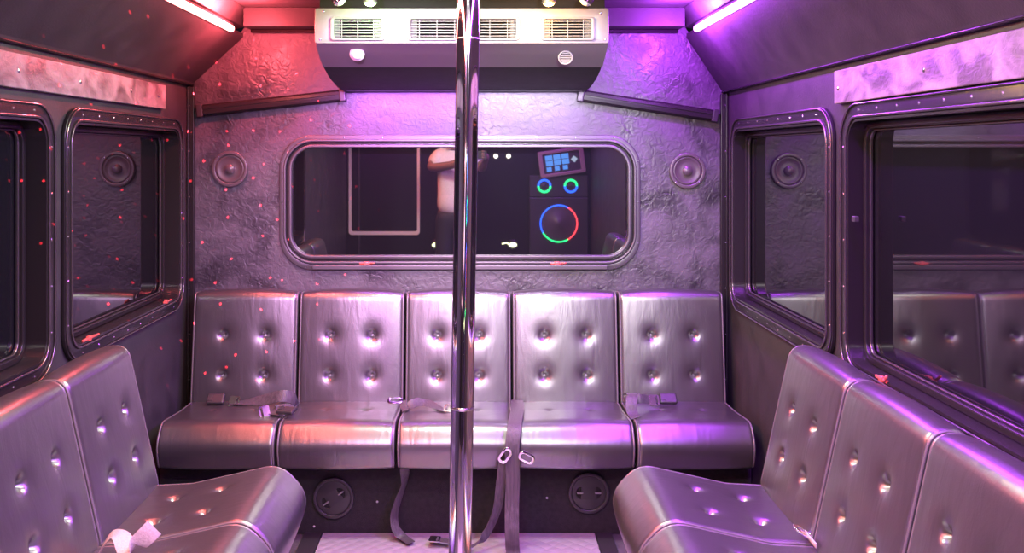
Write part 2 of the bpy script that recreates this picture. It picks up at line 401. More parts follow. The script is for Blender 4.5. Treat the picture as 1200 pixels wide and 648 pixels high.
# ------------------------------------------------------------------ air conditioner
def ac():
    x0, x1 = -.552, .443
    t = thing('air_conditioner', 'wide silver and black air conditioner hung from the ceiling above the rear window', 'air conditioner', (0, 0, 0))
    prof = [(3.135, 1.932), (3.135, 1.818), (3.195, 1.788), (3.30, 1.746), (3.37, 1.730), (3.45, 1.717), (3.61, 1.702), (3.84, 1.695), (3.84, 2.025), (3.22, 2.025), (3.20, 1.945)]
    m = MB(); n = len(prof)
    v = [(x0, y, z) for y, z in prof]+[(x1, y, z) for y, z in prof]
    f = [tuple(range(n)), tuple(range(2*n-1, n-1, -1))]+[(i, i+n, (i+1) % n+n, (i+1) % n) for i in range(n)]
    m.add(v, f); o = m.build('housing', M['acblack'], t); smooth_angle(o.data, 50)
    # grey lower fascia under the silver one
    m = prism([(0, 0)]*3, 0, 1); pf = [(3.128, 1.817), (3.150, 1.802), (3.190, 1.782), (3.275, 1.748), (3.285, 1.752), (3.20, 1.789), (3.137, 1.818)]; n = len(pf)
    m = MB(); m.add([(x0-.001, y, z) for y, z in pf]+[(x1+.001, y, z) for y, z in pf], [tuple(range(n)), tuple(range(2*n-1, n-1, -1))]+[(i, i+n, (i+1) % n+n, (i+1) % n) for i in range(n)])
    smooth_angle(m.build('lower_fascia', M['acgrey'], t).data, 30)
    # silver fascia with three openings
    mt = frame_mtx((0, 3.130, 0), (1, 0, 0), (0, 0, 1))
    vents = [(387, 451, 2), (477, 609, 5), (634, 697, 2)]
    holes = []; VB = []
    for a, b, nv in vents:
        h = (PT(a+4, 45, 3.11).x, PT(a, 44, 3.11).z, PT(b-4, 45, 3.11).x, PT(a, 22.5, 3.11).z); VB.append((h, nv)); holes.append(rr(*h, .006, 4))
    link('silver_fascia', plate([rr(x0-.002, 1.814, x1+.002, 1.934, .008, 4)]+holes, .016, mt, .003), M['silver'], t)
    for (h, nv) in VB:
        u0, v0, u1, v1 = h
        vt = link('vent', plate([rr(u0-.012, v0-.010, u1+.012, v1+.008, .012), rr(u0, v0, u1, v1, .005, 4)], .008, off(mt, .016), .003), M['silver'], t)
        b = MB(); b.box((u0-.001, 3.129, v0-.001), (u1+.001, 3.1295, v1+.001)); b.build('recess_shade', M['ventshade'], vt)  # near-black sheet, its colour stands for the shade inside the vent
        f = MB()
        for k in range(1, 7):
            z = v0+(v1-v0)*(k-.35)/6.3
            f.box((u0, 3.116, z-.0008), (u1, 3.122, z+.0008), 0)
        for k in range(nv+1):
            x = u0+(u1-u0)*(k+.5)/(nv+1) + 0
            f.box((x-.0011, 3.113, v0), (x+.0011, 3.118, v1), 0)
        for k in range(6):
            for s_ in (u0+.002+k*.0035, u1-.002-k*.0035): f.box((s_-.0006, 3.120, v0), (s_+.0006, 3.127, v1), 0)
        f.build('louvers', M['louver'], vt)
    nrm = frame_mtx((0, 0, 0), (1, 0, 0), (0, .80, .60)); c = PT(418.5, 63, 3.172); m = MB()
    m.lathe([(.026, 0), (.026, .006), (.021, .010), (.018, .010), (.017, .014), (.012, .017), (.001, .018)], 28, mtx=Matrix.Translation(c) @ frame_mtx((0, 0, 0), (1, 0, 0), (0, -.42, .907)))
    m.build('sensor_dome', M['white'], t, True)['label'] = 'round pale dome'
    c = PT(662.5, 67, 3.180); m = MB(); mm = Matrix.Translation(c) @ frame_mtx((0, 0, 0), (1, 0, 0), (0, -.42, .907))
    link('grille_ring', plate([circ(0, 0, .026), circ(0, 0, .020)], .008, mm, .002), M['louver'], t)
    for k in range(5):
        z = (k-2)*.008; hw = math.sqrt(max(.0195**2-z*z, 0)); q = MB()
        m.box((-hw, z-.002, .001), (hw, z+.002, .007), 0, mtx=mm)
    m.build('grille_bars', M['louver'], t)
    for px, py in ((379, 13), (704, 15), (375, 46), (709, 46)):
        q = PT(px, py, 3.11); screw_at(t, frame_mtx((q.x, 3.114, q.z), (1, 0, 0), (0, 0, 1)))
ac()
# small lamps hanging from the ceiling just in front of the unit
def spot_lamp(px, tilt, glow, label, power=0):
    t = thing('spot_lamp', label, 'lamp', (PT(px, 0, 3.0).x, 3.0, ZC))
    m = MB(); m.lathe([(.018, -.001), (.018, -.008), (.005, -.010), (.005, -.062)], 16); m.build('bracket', M['blackplastic'], t, auto=30)
    R = Matrix.Translation((0, 0, -.075)) @ Matrix.Rotation(tilt, 4, 'Y')
    m = MB(); m.lathe([(.001, .035), (.012, .033), (.019, .018), (.022, -.004), (.0225, -.022), (.020, -.024)], 20, mtx=R); m.build('lamp_head', M['chrome'] if not glow else M['blackplastic'], t, auto=40)
    m = MB(); m.lathe([(.0195, -.020), (.016, -.029), (.006, -.033), (.0005, -.034)], 20, mtx=R)
    m.build('lens', glow or M['white'], t, True)
    if power:
        p = t.location+Vector((0, -.03, -.12)); point('spot_lamp_light', p, power[0], power[1], .02)
GG = mat('green white lens', (1, 1, 1), emit=(.75, 1, .45), es=5); OO = mat('amber lens', (1, 1, 1), emit=(1, .62, .12), es=5)
spot_lamp(394, math.radians(-35), None, 'small silver spot lamp above the left end of the air conditioner')
spot_lamp(434, 0, GG, 'glowing green-white spot lamp above the left vent of the air conditioner', (7, (.5, 1, .35)))
spot_lamp(643, 0, OO, 'glowing amber spot lamp above the right vent of the air conditioner', (7, (1, .5, .10)))
spot_lamp(690, math.radians(35), None, 'small silver spot lamp above the right end of the air conditioner')
# ------------------------------------------------------------------ rails on the rear wall
def rail(pa, pb, label):
    a = PT(*pa, 3.815); b = PT(*pb, 3.815); t = thing('wall_rail', label, 'rail', tuple(a)); d = b-a; n = d.length
    mt = frame_mtx((0, 0, 0), d, (0, 1, 0))  # x along, y to the wall, z down/up
    sec = [(-.022, .0), (-.024, .012), (-.016, .021), (-.004, .022), (-.003, .018), (.003, .018), (.004, .022), (.016, .021), (.024, .012), (.022, 0)]
    m = MB(); k = len(sec); v = []
    for x in (0, n):
        for z, y in sec: v.append(mt @ Vector((x, .018-y, z)))
    m.add(v, [tuple(range(k)), tuple(range(2*k-1, k-1, -1))]+[(i, (i+1) % k, (i+1) % k+k, i+k) for i in range(k)])
    m.build('extrusion', M['gasket'], t)
    for x in (0, n-.02):
        c = MB(); c.box((x-.003, -.008, -.027), (x+.023, .026, .027), .005, mtx=mt); c.build('end_cap', M['blackplastic'], t)
for x0, x1, lab in ((-.53, -.06, 'left half'), (-.03, .42, 'right half')):
    m = MB(); m.box((x0, 3.709, 1.6952), (x1, 3.719, 1.6988), .001)
    tag(m.build('light_tape', M['acblack']), 'thin light tape under the rear edge of the air conditioner, '+lab, 'light tape')
rail((231, 130), (404, 111), 'dark slanting rail on the rear wall left of the air conditioner')
rail((678, 111), (841, 136), 'dark slanting rail on the rear wall right of the air conditioner')
# ------------------------------------------------------------------ wall speakers
def speaker(px, py, label, col):
    c = PT(px, py, YB); t = thing('wall_speaker', label, 'speaker', (c.x, YB-.001, c.z), group=None)
    mt = frame_mtx((0, 0, 0), (1, 0, 0), (0, 0, 1))
    link('ring', plate([circ(0, 0, .076, 48), circ(0, 0, .060, 48)], .014, mt, .004), M['grille'], t)
    m = MB(); m.lathe([(.0605, .001), (.059, .010), (.050, .005), (.030, .002), (.022, .004), (.001, .004)], 48, mtx=mt, cap=False); m.build('cone', col, t, True)
    m = MB(); m.lathe([(.020, .003), (.020, .011), (.015, .015), (.006, .018), (.001, .018)], 28, mtx=mt); m.build('tweeter', M['grille'], t, auto=40)
    for q in range(4):
        a = PI/4+q*PI/2; screw_at(t, mt @ Matrix.Translation((.068*math.cos(a), .068*math.sin(a), .014)), .0035)
CN = mat('speaker cone', (.06, .045, .05), .4)
speaker(270, 198, 'round speaker on the rear wall left of the rear window', CN)
speaker(805, 200, 'round speaker on the rear wall right of the rear window', CN)
# ------------------------------------------------------------------ pole
def pole():
    b = PT(539, 660, 1.87); top = PT(549.2, -10, 1.87); k = (top.x-b.x)/(top.z-b.z)
    x0 = b.x-k*b.z; t = thing('dance_pole', 'upright chrome dance pole in the middle of the aisle', 'pole', (x0, 1.87, .0085))
    t.rotation_euler = (0, math.atan(k), 0); H = (ZC-.0105)/math.cos(math.atan(k))
    m = MB(); m.lathe([(.0235, .002), (.0235, H-.002)], 48); m.build('tube', M['chrome'], t, auto=40)
    z1 = (PT(0, 477, 1.87).z-.008); z2 = PT(0, 46, 1.87).z-.008
    for z in (z1, z2):
        m = MB(); m.lathe([(.0237, z-.003), (.0246, z-.001), (.0246, z+.001), (.0237, z+.003)], 48); m.build('joint_ring', M['steel'], t, auto=60)
    m = MB(); m.lathe([(.075, .001), (.075, .006), (.045, .014), (.026, .022), (.0238, .026)], 48); m.build('floor_flange', M['chrome'], t, auto=30)
    m = MB(); m.lathe([(.0238, H-.03), (.03, H-.024), (.06, H-.010), (.075, H-.008), (.075, H-.003)], 48); m.build('ceiling_flange', M['chrome'], t, auto=30)
pole()
# ------------------------------------------------------------------ seats
def round_poly(pts, n=8):
    out = []; m = len(pts)
    for i, (x, y, r) in enumerate(pts):
        p = Vector((x, y)); a = Vector(pts[i-1][:2]); b = Vector(pts[(i+1) % m][:2])
        da = (a-p).normalized(); db = (b-p).normalized(); ang = da.angle(db); tl = r/math.tan(ang/2)
        tl = min(tl, (a-p).length*.48, (b-p).length*.48)
        p0 = p+da*tl; p1 = p+db*tl
        for k in range(n+1):
            t = k/n; out.append(p0*(1-t)**2+p*2*t*(1-t)+p1*t*t)
    return out
def resample(pts, n):
    P = np.array([(p[0], p[1]) for p in pts]); P = np.vstack([P, P[:1]])
    s = np.r_[0, np.cumsum(np.hypot(*np.diff(P, axis=0).T))]; t = np.linspace(0, s[-1], n+1)[:-1]
    return np.c_[np.interp(t, s, P[:, 0]), np.interp(t, s, P[:, 1])]
def normals2(P):
    T = np.roll(P, -1, 0)-np.roll(P, 1, 0); T /= np.linalg.norm(T, axis=1)[:, None]
    nr = np.c_[T[:, 1], -T[:, 0]]
    A = .5*np.sum(P[:, 0]*np.roll(P[:, 1], -1)-np.roll(P[:, 0], -1)*P[:, 1])
    return nr if A > 0 else -nr
def cushion(name, prof, W, dimples, parent, r=.018, crown=.010, big=.007, sharp=.026, seed=0):
    P = resample(round_poly(prof), 150); Nn = normals2(P)
    for _ in range(4): Nn = (Nn+np.roll(Nn, 1, 0)+np.roll(Nn, -1, 0)); Nn /= np.linalg.norm(Nn, axis=1)[:, None]
    xs = [(-W/2+r*(1-math.cos(k/6*PI/2)), r*(1-math.sin(k/6*PI/2))) for k in range(6)]
    mid = [(x, 0) for x in np.linspace(-W/2+r, W/2-r, 64)]
    xs = xs+mid+[(-a, b) for a, b in xs[::-1]]
    V = []; NV = []
    for x, ins in xs:
        u = x/(W/2); c = crown*(1-u*u)-ins
        for p, n in zip(P, Nn): V.append((x, p[0]+n[0]*c, p[1]+n[1]*c)); NV.append((0, n[0], n[1]))
    V = np.array(V); NV = np.array(NV)
    disp = np.zeros(len(V))
    for (dx, dy, dz, k) in dimples:
        c = np.array((dx, dy, dz)); j = np.argmin(np.linalg.norm(V-c, axis=1)); c = V[j].copy()
        D = V-c; d = np.linalg.norm(D, axis=1)
        ang = np.arctan2(D[:, 0], D[:, 2]+D[:, 1])
        # four small pleats leave each tuft
        disp += k*(sharp*np.exp(-(d/.0125)**2)+big*np.exp(-(d/.036)**2))
    V = V-NV*disp[:, None]
    n = len(P); f = []
    for i in range(len(xs)-1):
        for k in range(n): a = i*n+k; b = i*n+(k+1) % n; f.append((a, b, b+n, a+n))
    me = bpy.data.meshes.new(name)
    f.append(tuple(range(n-1, -1, -1))); f.append(tuple((len(xs)-1)*n+k for k in range(n)))
    me.from_pydata([tuple(v) for v in V], [], f); me.update()
    bm = bmesh.new(); bm.from_mesh(me); bmesh.ops.recalc_face_normals(bm, faces=bm.faces); bm.to_mesh(me); bm.free()
    o = link(name, me, M['leather'], parent, True); me.polygons[-1].use_smooth = False; me.polygons[-2].use_smooth = False
    for s in (-1, 1):
        pm = MB(); pm.tube([(s*(W/2-.006), p[0]-q[0]*.004, p[1]-q[1]*.004) for p, q in zip(P[::2], Nn[::2])], .0042, 6, closed=True)
        pm.build('piping', M['piping'], o, True)
    return o
def seat_proto(kind):
    t = thing('bench_chair', None, None)
    W = .4335 if kind == 'rear' else .430
    G = .006
    if kind == 'rear':
        cushion('seat_cushion', [(-.09, .30, .012), (-.09, .438, .02), (-.30, .444, .08), (-.508, .462, .065), (-.562, .385, .08), (-.535, .298, .03)], W-G,
                [(-.08, -.30, .455, .25), (.08, -.30, .455, .25)], t, crown=.006)
        cushion('backrest', [(-.165, .415, .03), (-.105, .872, .030), (-.015, .868, .025), (-.04, .415, .02)], W-G,
                [(sx*.083, -.13, z, 1) for sx in (-1, 1) for z in (.703, .548)], t, crown=.012)
    else:
        cushion('seat_cushion', [(-.14, .30, .012), (-.14, .445, .02), (-.36, .456, .09), (-.62, .515, .085), (-.712, .42, .10), (-.665, .298, .03)], W-G,
                [(sx*.082, y, .46, .8) for sx in (-1, 1) for y in (-.345, -.485)], t, crown=.006)
        cushion('backrest', [(-.262, .43, .03), (-.165, .872, .050), (-.072, .862, .040), (-.145, .43, .02)], W-G,
                [(sx*.083, -.22, z, 1) for sx in (-1, 1) for z in (.715, .575)], t, crown=.010)
    return t
def dup(o, parent=None):
    c = o.copy(); C.objects.link(c)
    if parent is not None: c.parent = parent
    for ch in list(o.children): dup(ch, c)
    return c
def place(proto, used, loc, rz, label, group):
    o = proto if not used else dup(proto)
    o.location = loc; o.rotation_euler = (0, 0, rz); tag(o, label, 'seat', group); return o
pr = seat_proto('rear')
RL = ['tufted rear bench seat at the left end under the left wall speaker',
      'tufted rear bench seat second from the left, below the left part of the rear window',
      'tufted rear bench seat in the middle, partly behind the chrome pole',
      'tufted rear bench seat just right of the strap that hangs over the middle',
      'tufted purple-lit rear bench seat at the right end under the right wall speaker']
for i in range(5): place(pr, i, (-1.163+.4335*(i+.5), YB, 0), 0, RL[i], 'tufted seats of the rear bench')
ps = seat_proto('side'); k = 0
SL = {0: ['tufted left bench seat at the far end, nearest the rear bench', 'tufted left bench seat second from the rear, with the pale strap at its edge', 'tufted left bench seat third from the rear, cut off by the photo’s edge', None],
      1: ['tufted right bench seat at the far end with the brightest purple cushion', 'tufted right bench seat second from the rear, below the large right window', 'tufted right bench seat third from the rear, only its backrest in view', 'tufted right bench seat nearest the camera, lower right']}
for side, (x, rz) in enumerate(((XL, PI/2), (XR+.06, -PI/2))):
    for i in range(4 if side else 3):
        place(ps, k, (x, 2.75-.43*(i+.5), 0), rz, SL[side][i], 'tufted seats of the %s bench' % ('right' if side else 'left')); k += 1
# bench bases
def base(name, a, b, label):
    m = MB(); m.box(a, b, .006); o = m.build(name, M['black']); return tag(o, label, 'box')
rb = base('bench_box', (XL+.003, 3.470, .0005), (XR-.003, YB-.003, .284), 'black carpeted base under the rear bench with two round vents')
base('bench_box', (XL+.003, 1.46, .0005), (-.76, 2.742, .284), 'black carpeted base under the left bench')
base('bench_box', (.66, 1.03, .0005), (XR-.003, 2.742, .284), 'black carpeted base under the right bench')
m = MB(); m.box((XL+.004, 1.47, .2855), (XL+.055, 2.74, .80), .006); struct('trim_13', m.me(), M['vinyl'])
for px, py in ((442, 588), (641, 583.5), (368, 617), (236, 600)):
    q = PT(px, py, 3.469); screw_at(rb, frame_mtx((q.x, 3.4705, q.z), (1, 0, 0), (0, 0, 1)), .0045, 'white')
def vent(px, py, r, rot, label):
    c = PT(px, py, 3.469); t = thing('round_vent', label, 'vent', (c.x, 3.4695, c.z))
    mt = frame_mtx((0, 0, 0), (1, 0, 0), (0, 0, 1)) @ Matrix.Rotation(rot, 4, 'Z')
    dl = lambda s: [(s*(.030+.018*math.cos(a)), .022*math.sin(a)) for a in [PI*k/10-PI/2 for k in range(11)]]+[(s*.028, .02)]
    link('rim', plate([circ(0, 0, r, 48), circ(0, 0, r*.82, 48)], .012, mt, .004), M['blackplastic'], t)
    link('cap', plate([circ(0, 0, r*.82, 48), dl(1), dl(-1)], .006, mt, .001), M['blackplastic'], t)
    for sgn in (1, -1):
        m = MB(); m.box((-.012, -.003, .004), (.012, .003, .012), .002, mtx=mt @ Matrix.Translation((sgn*.034, 0, 0))); m.build('fin', M['louver'], t)
vent(391, 583, .078, math.radians(35), 'round black vent in the base of the rear bench, left side')
vent(690, 577, .078, math.radians(0), 'round black vent in the base of the rear bench, right side')
# ------------------------------------------------------------------ belts
def smooth_line(P, n=8):
    P = [Vector(p) for p in P]; out = []
    for i in range(len(P)-1):
        p0 = P[max(i-1, 0)]; p1 = P[i]; p2 = P[i+1]; p3 = P[min(i+2, len(P)-1)]
        for k in range(n):
            t = k/n; out.append(.5*((2*p1)+(p2-p0)*t+(2*p0-5*p1+4*p2-p3)*t*t+(3*p1-p0-3*p2+p3)*t**3))
    out.append(P[-1]); return out
def ribbon(P, Wd, width=.045, th=.0022):
    """P centre points, Wd one width direction per point"""
    S = smooth_line(P); D = smooth_line(Wd); v = []; f = []; n = len(S)
    for i, p in enumerate(S):
        t = (S[min(i+1, n-1)]-S[max(i-1, 0)]).normalized(); d = (D[i]-t*D[i].dot(t)).normalized(); nn = t.cross(d)
        for a, b in ((-1, -1), (-.85, -1.6), (.85, -1.6), (1, -1), (1, 1), (.85, 1.6), (-.85, 1.6), (-1, 1)): v.append(p+d*a*width/2+nn*b*th/2)
    for i in range(n-1):
        for k in range(8): f.append((i*8+k, i*8+(k+1) % 8, (i+1)*8+(k+1) % 8, (i+1)*8+k))
    f.append(tuple(range(7, -1, -1))); f.append(tuple((n-1)*8+k for k in range(8)))
    m = MB(); m.add(v, f); return m
def belt(label, P, Wd, width=.045, buckles=(), m='webbing'):
    t = thing('seat_belt', label, 'seat belt', tuple(P[0]))
    o0 = Vector(P[0]); r = ribbon([Vector(p)-o0 for p in P], Wd, width)
    for i, q in enumerate(r.v):          # the strap lies on the upholstery
        p = Vector(q)+o0
        for _ in range(6):
            for tree in TREES:
                h, nrm, _i, dist = tree.find_nearest(p, .08)
                if h is not None and (p-h).dot(nrm) < .006: p = h+nrm*.0075
        r.v[i] = tuple(p-o0)
    r.build('webbing', M[m], t, auto=60)
    for (kind, c, ex, ey) in buckles:
        c = Vector(c)
        for _ in range(3):
            for tree in TREES:
                h, nrm, _i, dist = tree.find_nearest(c, .1)
                g = .024 if kind == 'buckle' else .014
                if h is not None and (c-h).dot(nrm) < g: c = h+nrm*(g+.001)
        mt = frame_mtx(Vector(c)-o0, ex, (Vector(ey)-Vector(ex)*Vector(ey).dot(Vector(ex))/Vector(ex).length_squared))
        if kind == 'buckle':
            q = MB(); q.box((-.034, -.022, -.008), (.034, .022, .008), .006, mtx=mt); q.box((-.030, -.012, .006), (-.012, .012, .010), .001, mtx=mt)
            q.build('buckle', M['blackplastic'], t)
        elif kind == 'tongue':
            link('latch_plate', plate([rr(-.028, -.024, .012, .024, .006, 4), rr(-.022, -.018, -.014, .018, .002, 3)], .003, mt), M['chrome'], t)
        elif kind == 'loop':
            link('metal_loop', plate([rr(-.030, -.018, .030, .018, .016, 6), rr(-.020, -.009, .020, .009, .008, 5)], .004, mt, .001), M['chrome'], t)
from mathutils.bvhtree import BVHTree
bpy.context.view_layer.update()
TREES = []
for o in list(C.objects):
    if o.type == 'MESH' and o.name.startswith(('seat_cushion', 'backrest')):
        TREES.append(BVHTree.FromPolygons([o.matrix_world @ q.co for q in o.data.vertices], [tuple(p.vertices) for p in o.data.polygons]))
X_ = (1, 0, 0); Y_ = (0, 1, 0); Z_ = (0, 0, 1)
belt('grey seat belt draped along the back edge of the leftmost rear seat',
     [PT(349, 478, 3.64), PT(343, 467, 3.60), PT(330, 464, 3.58), PT(310, 468, 3.60), PT(285, 473, 3.62), PT(268, 474, 3.63)],
     [(0, .3, 1), (0, .3, 1), (0, .5, 1), (0, .7, .8), (0, 1, .4), (0, 1, .2)], .045,
     [('buckle', PT(253, 473, 3.62), X_, (0, .7, .7)), ('tongue', PT(272, 474, 3.62), (-1, 0, .1), (0, .7, .7))])
belt('short folded seat belt with metal buckle on the right corner of the leftmost rear seat',
     [PT(348, 483, 3.58), PT(338, 478, 3.55), PT(325, 480, 3.52), PT(317, 488, 3.46), PT(330, 490, 3.44), PT(342, 494, 3.42)],
     [(0, 1, .4), (0, 1, .5), (.3, 1, .4), (.7, .7, .2), (.2, 1, .2), (.2, 1, .1)], .04,
     [('tongue', PT(312, 487, 3.44), (.8, .5, .1), (0, .4, .9)), ('buckle', PT(334, 489, 3.43), (1, -.25, 0), (.2, 1, .2))])
belt('seat belt lying behind the pole between the second and middle rear seats',
     [PT(478, 485, 3.56), PT(484, 474, 3.58), PT(498, 473, 3.60), PT(512, 480, 3.55), PT(524, 486, 3.50)],
     [(.2, .6, 1), (.2, .7, .9), (0, 1, .8), (0, 1, .4), (0, 1, .2)], .042,
     [('tongue', PT(529, 487, 3.49), (1, -.1, 0), (0, 1, .3))])
belt('short strap end with silver tip at the gap right of the second rear seat',
     [PT(476, 484, 3.52), PT(473, 476, 3.56), PT(472, 470, 3.60)], [(1, 0, .5), (1, 0, .3), (1, 0, .2)], .025,
     [('loop', PT(463, 469.5, 3.60), X_, (0, .8, .5))])
belt('grey strap hanging in front of the bench base left of the pole, tip on floor',
     [PT(474, 548, 3.36), PT(474, 565, 3.40), PT(467, 585, 3.40), PT(462, 603, 3.40), PT(464, 620, 3.385), PT(472, 629, 3.38), PT(482, 636, 3.345)],
     [(1, .1, 0), (.5, .7, 0), (.6, .6, 0), (.7, .6, 0), (.8, .5, 0), (.9, .5, 0), (.8, .5, 0)], .034)
belt('long grey strap hanging over the middle of the rear bench down to the floor',
     [PT(606, 469, 3.66), PT(606, 480, 3.47), PT(604, 492, 3.345), PT(602, 505, 3.285), PT(600, 530, 3.262), PT(601, 560, 3.262), PT(600, 590, 3.262), PT(600, 625, 3.24), PT(601, 648, 3.25), PT(603, 660, 3.20)],
     [X_]*10, .050,
     [('loop', PT(592, 534, 3.250), (.6, 0, .8), (1, 0, -.7)), ('loop', PT(617, 536, 3.250), (.9, 0, -.45), (.45, 0, .9))])
belt('thin grey strap hanging behind the long middle strap and curling onto the floor plate',
     [PT(590, 540, 3.268), PT(587, 565, 3.28), PT(583, 595, 3.30), PT(573, 620, 3.31), PT(562, 634, 3.28), PT(548, 641, 3.255), PT(535, 637, 3.30)],
     [X_, X_, (1, .3, 0), (1, .6, 0), (.8, 1, 0), (.3, 1, 0), (.1, 1, 0)], .034)
belt('flat black strap with silver tip lying on the floor plate behind the pole',
     [PT(504, 631, 3.36), PT(520, 633, 3.34), PT(538, 637, 3.32), PT(552, 641, 3.29)],
     [(.2, 1, 0)]*4, .032, [('tongue', PT(507, 631, 3.345), (-1, .1, .02), (.1, 1, 0))])
belt('grey seat belt looped at the gap left of the rightmost rear seat',
     [PT(736, 462, 3.60), PT(741, 462, 3.50), PT(740, 472, 3.46), PT(741, 484, 3.44), PT(746, 492, 3.40)],
     [X_, X_, X_, (1, .2, 0), (.8, .5, 0)], .042)
belt('seat belt with buckle along the back edge of the rightmost rear seat',
     [PT(738, 468, 3.60), PT(750, 467, 3.58), PT(762, 468, 3.61), PT(775, 468, 3.63)],
     [(0, .3, 1), (0, .4, 1), (0, .8, .6), (0, 1, .4)], .036,
     [('buckle', PT(783, 467, 3.625), X_, (0, .7, .7)), ('tongue', PT(764, 469, 3.60), (-1, 0, 0), (0, .7, .7))])
belt('pale folded strap between the left bench seats',
     [PT(118, 645, 2.24), PT(128, 630, 2.22), PT(141, 628, 2.20), PT(150, 645, 2.14), PT(156, 642, 2.13), PT(170, 629, 2.13), PT(181, 618, 2.14)],
     [(0, 1, .3), (0, 1, .3), (.3, 1, 0), (.6, 1, .3), (.7, .3, .7), (.75, .2, -.6), (.75, .2, -.6)], .045, (), 'webpale')
belt('small metal clip strap in the gap between the two far right bench seats',
     [PT(936, 618, 2.36), PT(942, 622, 2.35), PT(950, 632, 2.30), PT(957, 640, 2.26)],
     [(0, 1, .3), (0, 1, .3), (0, 1, .3), (0, 1, .3)], .012,
     [('loop', PT(941, 624, 2.33), (.8, 0, -.5), (0, 1, .3))], 'webpale')
# ------------------------------------------------------------------ front of the cabin, seen only in the rear window
def PR(px, py, Yr):      # a point at world depth Yr as it shows mirrored in the rear pane
    d = 2*(YB-.008)-Yr; return Vector(((px-PX)/F*d, Yr, EYE-(py-PY)/F*d))
MF = frame_mtx((0, YF, 0), (-1, 0, 0), (0, 0, 1))     # normal +Y
def ringbox():
    c = PR(655, 262, YF+.06); R = .168
    t = thing('subwoofer', 'black subwoofer box with a ring of blue, green and red light', 'speaker', (c.x, YF, 0))
    m = MB(); m.box((-.27, .004, .0015), (.27, .05, c.z+.24), .01); m.build('box', M['blackplastic'], t)
    mt = frame_mtx((0, .051, c.z), (-1, 0, 0), (0, 0, 1))
    m = MB(); m.lathe([(.155, .001), (.145, .003), (.06, -.0), (.05, .006), (.001, .012)], 40, mtx=mt, cap=False); m.build('cone', M['grille'], t, True)
    def seg(R, r, cz, cx, cols, name):
        m = MB(); nn = len(cols)*8
        P = [(cx+R*math.cos(2*PI*k/nn), .056, cz+R*math.sin(2*PI*k/nn)) for k in range(nn)]
        m.tube(P, r, 6, closed=True)
        for q in range(len(m.f)): m.mi[q] = cols[(q//6)//8]
        m.build(name, [M['ringblue'], M['ringgreen'], M['ringred']], t)
    seg(R, .007, c.z, 0, [2, 2, 0, 0, 0, 0, 0, 1, 1, 1, 2, 2][0:12], 'light_ring')
    for px, cols in ((638, [0, 0, 0, 1, 1, 1]), (669, [1, 1, 1, 0, 0, 0])):
        q = PR(px, 218, YF+.06); seg(.055, .010, q.z, q.x-c.x, cols, 'small_light_ring')
    m = MB(); 
    for px in (638, 669):
        q = PR(px, 218, YF+.06)
        m.lathe([(.07, .0), (.07, .006), (.03, .004), (.001, .01)], 28, mtx=frame_mtx((q.x-c.x, .046, q.z), (-1, 0, 0), (0, 0, 1)))
    q = PR(654, 218, YF+.03); m.box((-.27, .004, c.z+.241), (.27, .045, q.z+.10), .01); m.build('speaker_panel', M['blackplastic'], t)
    return c
rc = ringbox()
c = PR(658, 190, YF+.05)
t = thing('media_screen', 'small touch screen in a tilted frame at the front', 'screen', (c.x, YF+.06, c.z)); t.rotation_euler = (0, math.radians(-8), 0)
link('bezel', plate([rr(-.21, -.12, .21, .12, .02), rr(-.17, -.09, .17, .09, .01)], .02, frame_mtx((0, 0, 0), (-1, 0, 0), (0, 0, 1)), .004), mat('tan bezel', (.25, .19, .16), .5), t)
m = MB(); m.box((-.175, -.004, -.095), (.175, .006, .095)); m.build('panel', M['blackplastic'], t)
m = MB()
for i in range(3):
    for j in range(2):
        x = -.145+i*.075; z = -.02+j*.05; m.box((x, .006, z), (x+.065, .009, z+.045))
        if j == 0: m.box((x, .006, -.07), (x+.045, .009, -.03))
m.build('tiles', mat('screen blue', (0, 0, 0), emit=(.1, .35, 1), es=3), t)
m = MB(); m.box((.095, .006, -.01), (.14, .009, .035), mtx=Matrix.Translation((.1175, 0, .0125)) @ Matrix.Rotation(PI/4, 4, 'Y') @ Matrix.Translation((-.1175, 0, -.0125))); m.build('icon', mat('screen white', (0, 0, 0), emit=(.6, .75, 1), es=2), t)
# pale edging of the entrance partition
d = struct('door_1', plate([rr(PR(492, 275, YF).x*-1, PR(0, 275, YF).z, -PR(409, 275, YF).x, 1.95, .03), rr(-PR(489, 275, YF).x, PR(0, 271, YF).z, -PR(412, 275, YF).x, 1.93, .02)], .02, MF), mat('pale edging', (.9, .8, .74), .4))
for px in (400, 421):
    m = MB(); m.box((PR(px-.8, 0, YF).x, YF+.001, .3), (PR(px+.8, 0, YF).x, YF+.012, 1.95)); m.build('upright', M['frame'], d)
wl = mat('small white lens', (1, 1, 1), emit=(1, .95, .7), es=10)
for px, lab in ((581, 'small white light at the front, left one'), (596, 'small white light at the front, right one')):
    q = PR(px, 183, YF+.01); m = MB(); m.lathe([(.02, .001), (.02, .012), (.012, .02)], 16, mtx=frame_mtx((q.x, YF, q.z), (-1, 0, 0), (0, 0, 1))); tag(m.build('marker_light', wl), lab, 'lamp')
YG = mat('yellow green lens', (1, 1, .6), emit=(.85, 1, .45), es=9)
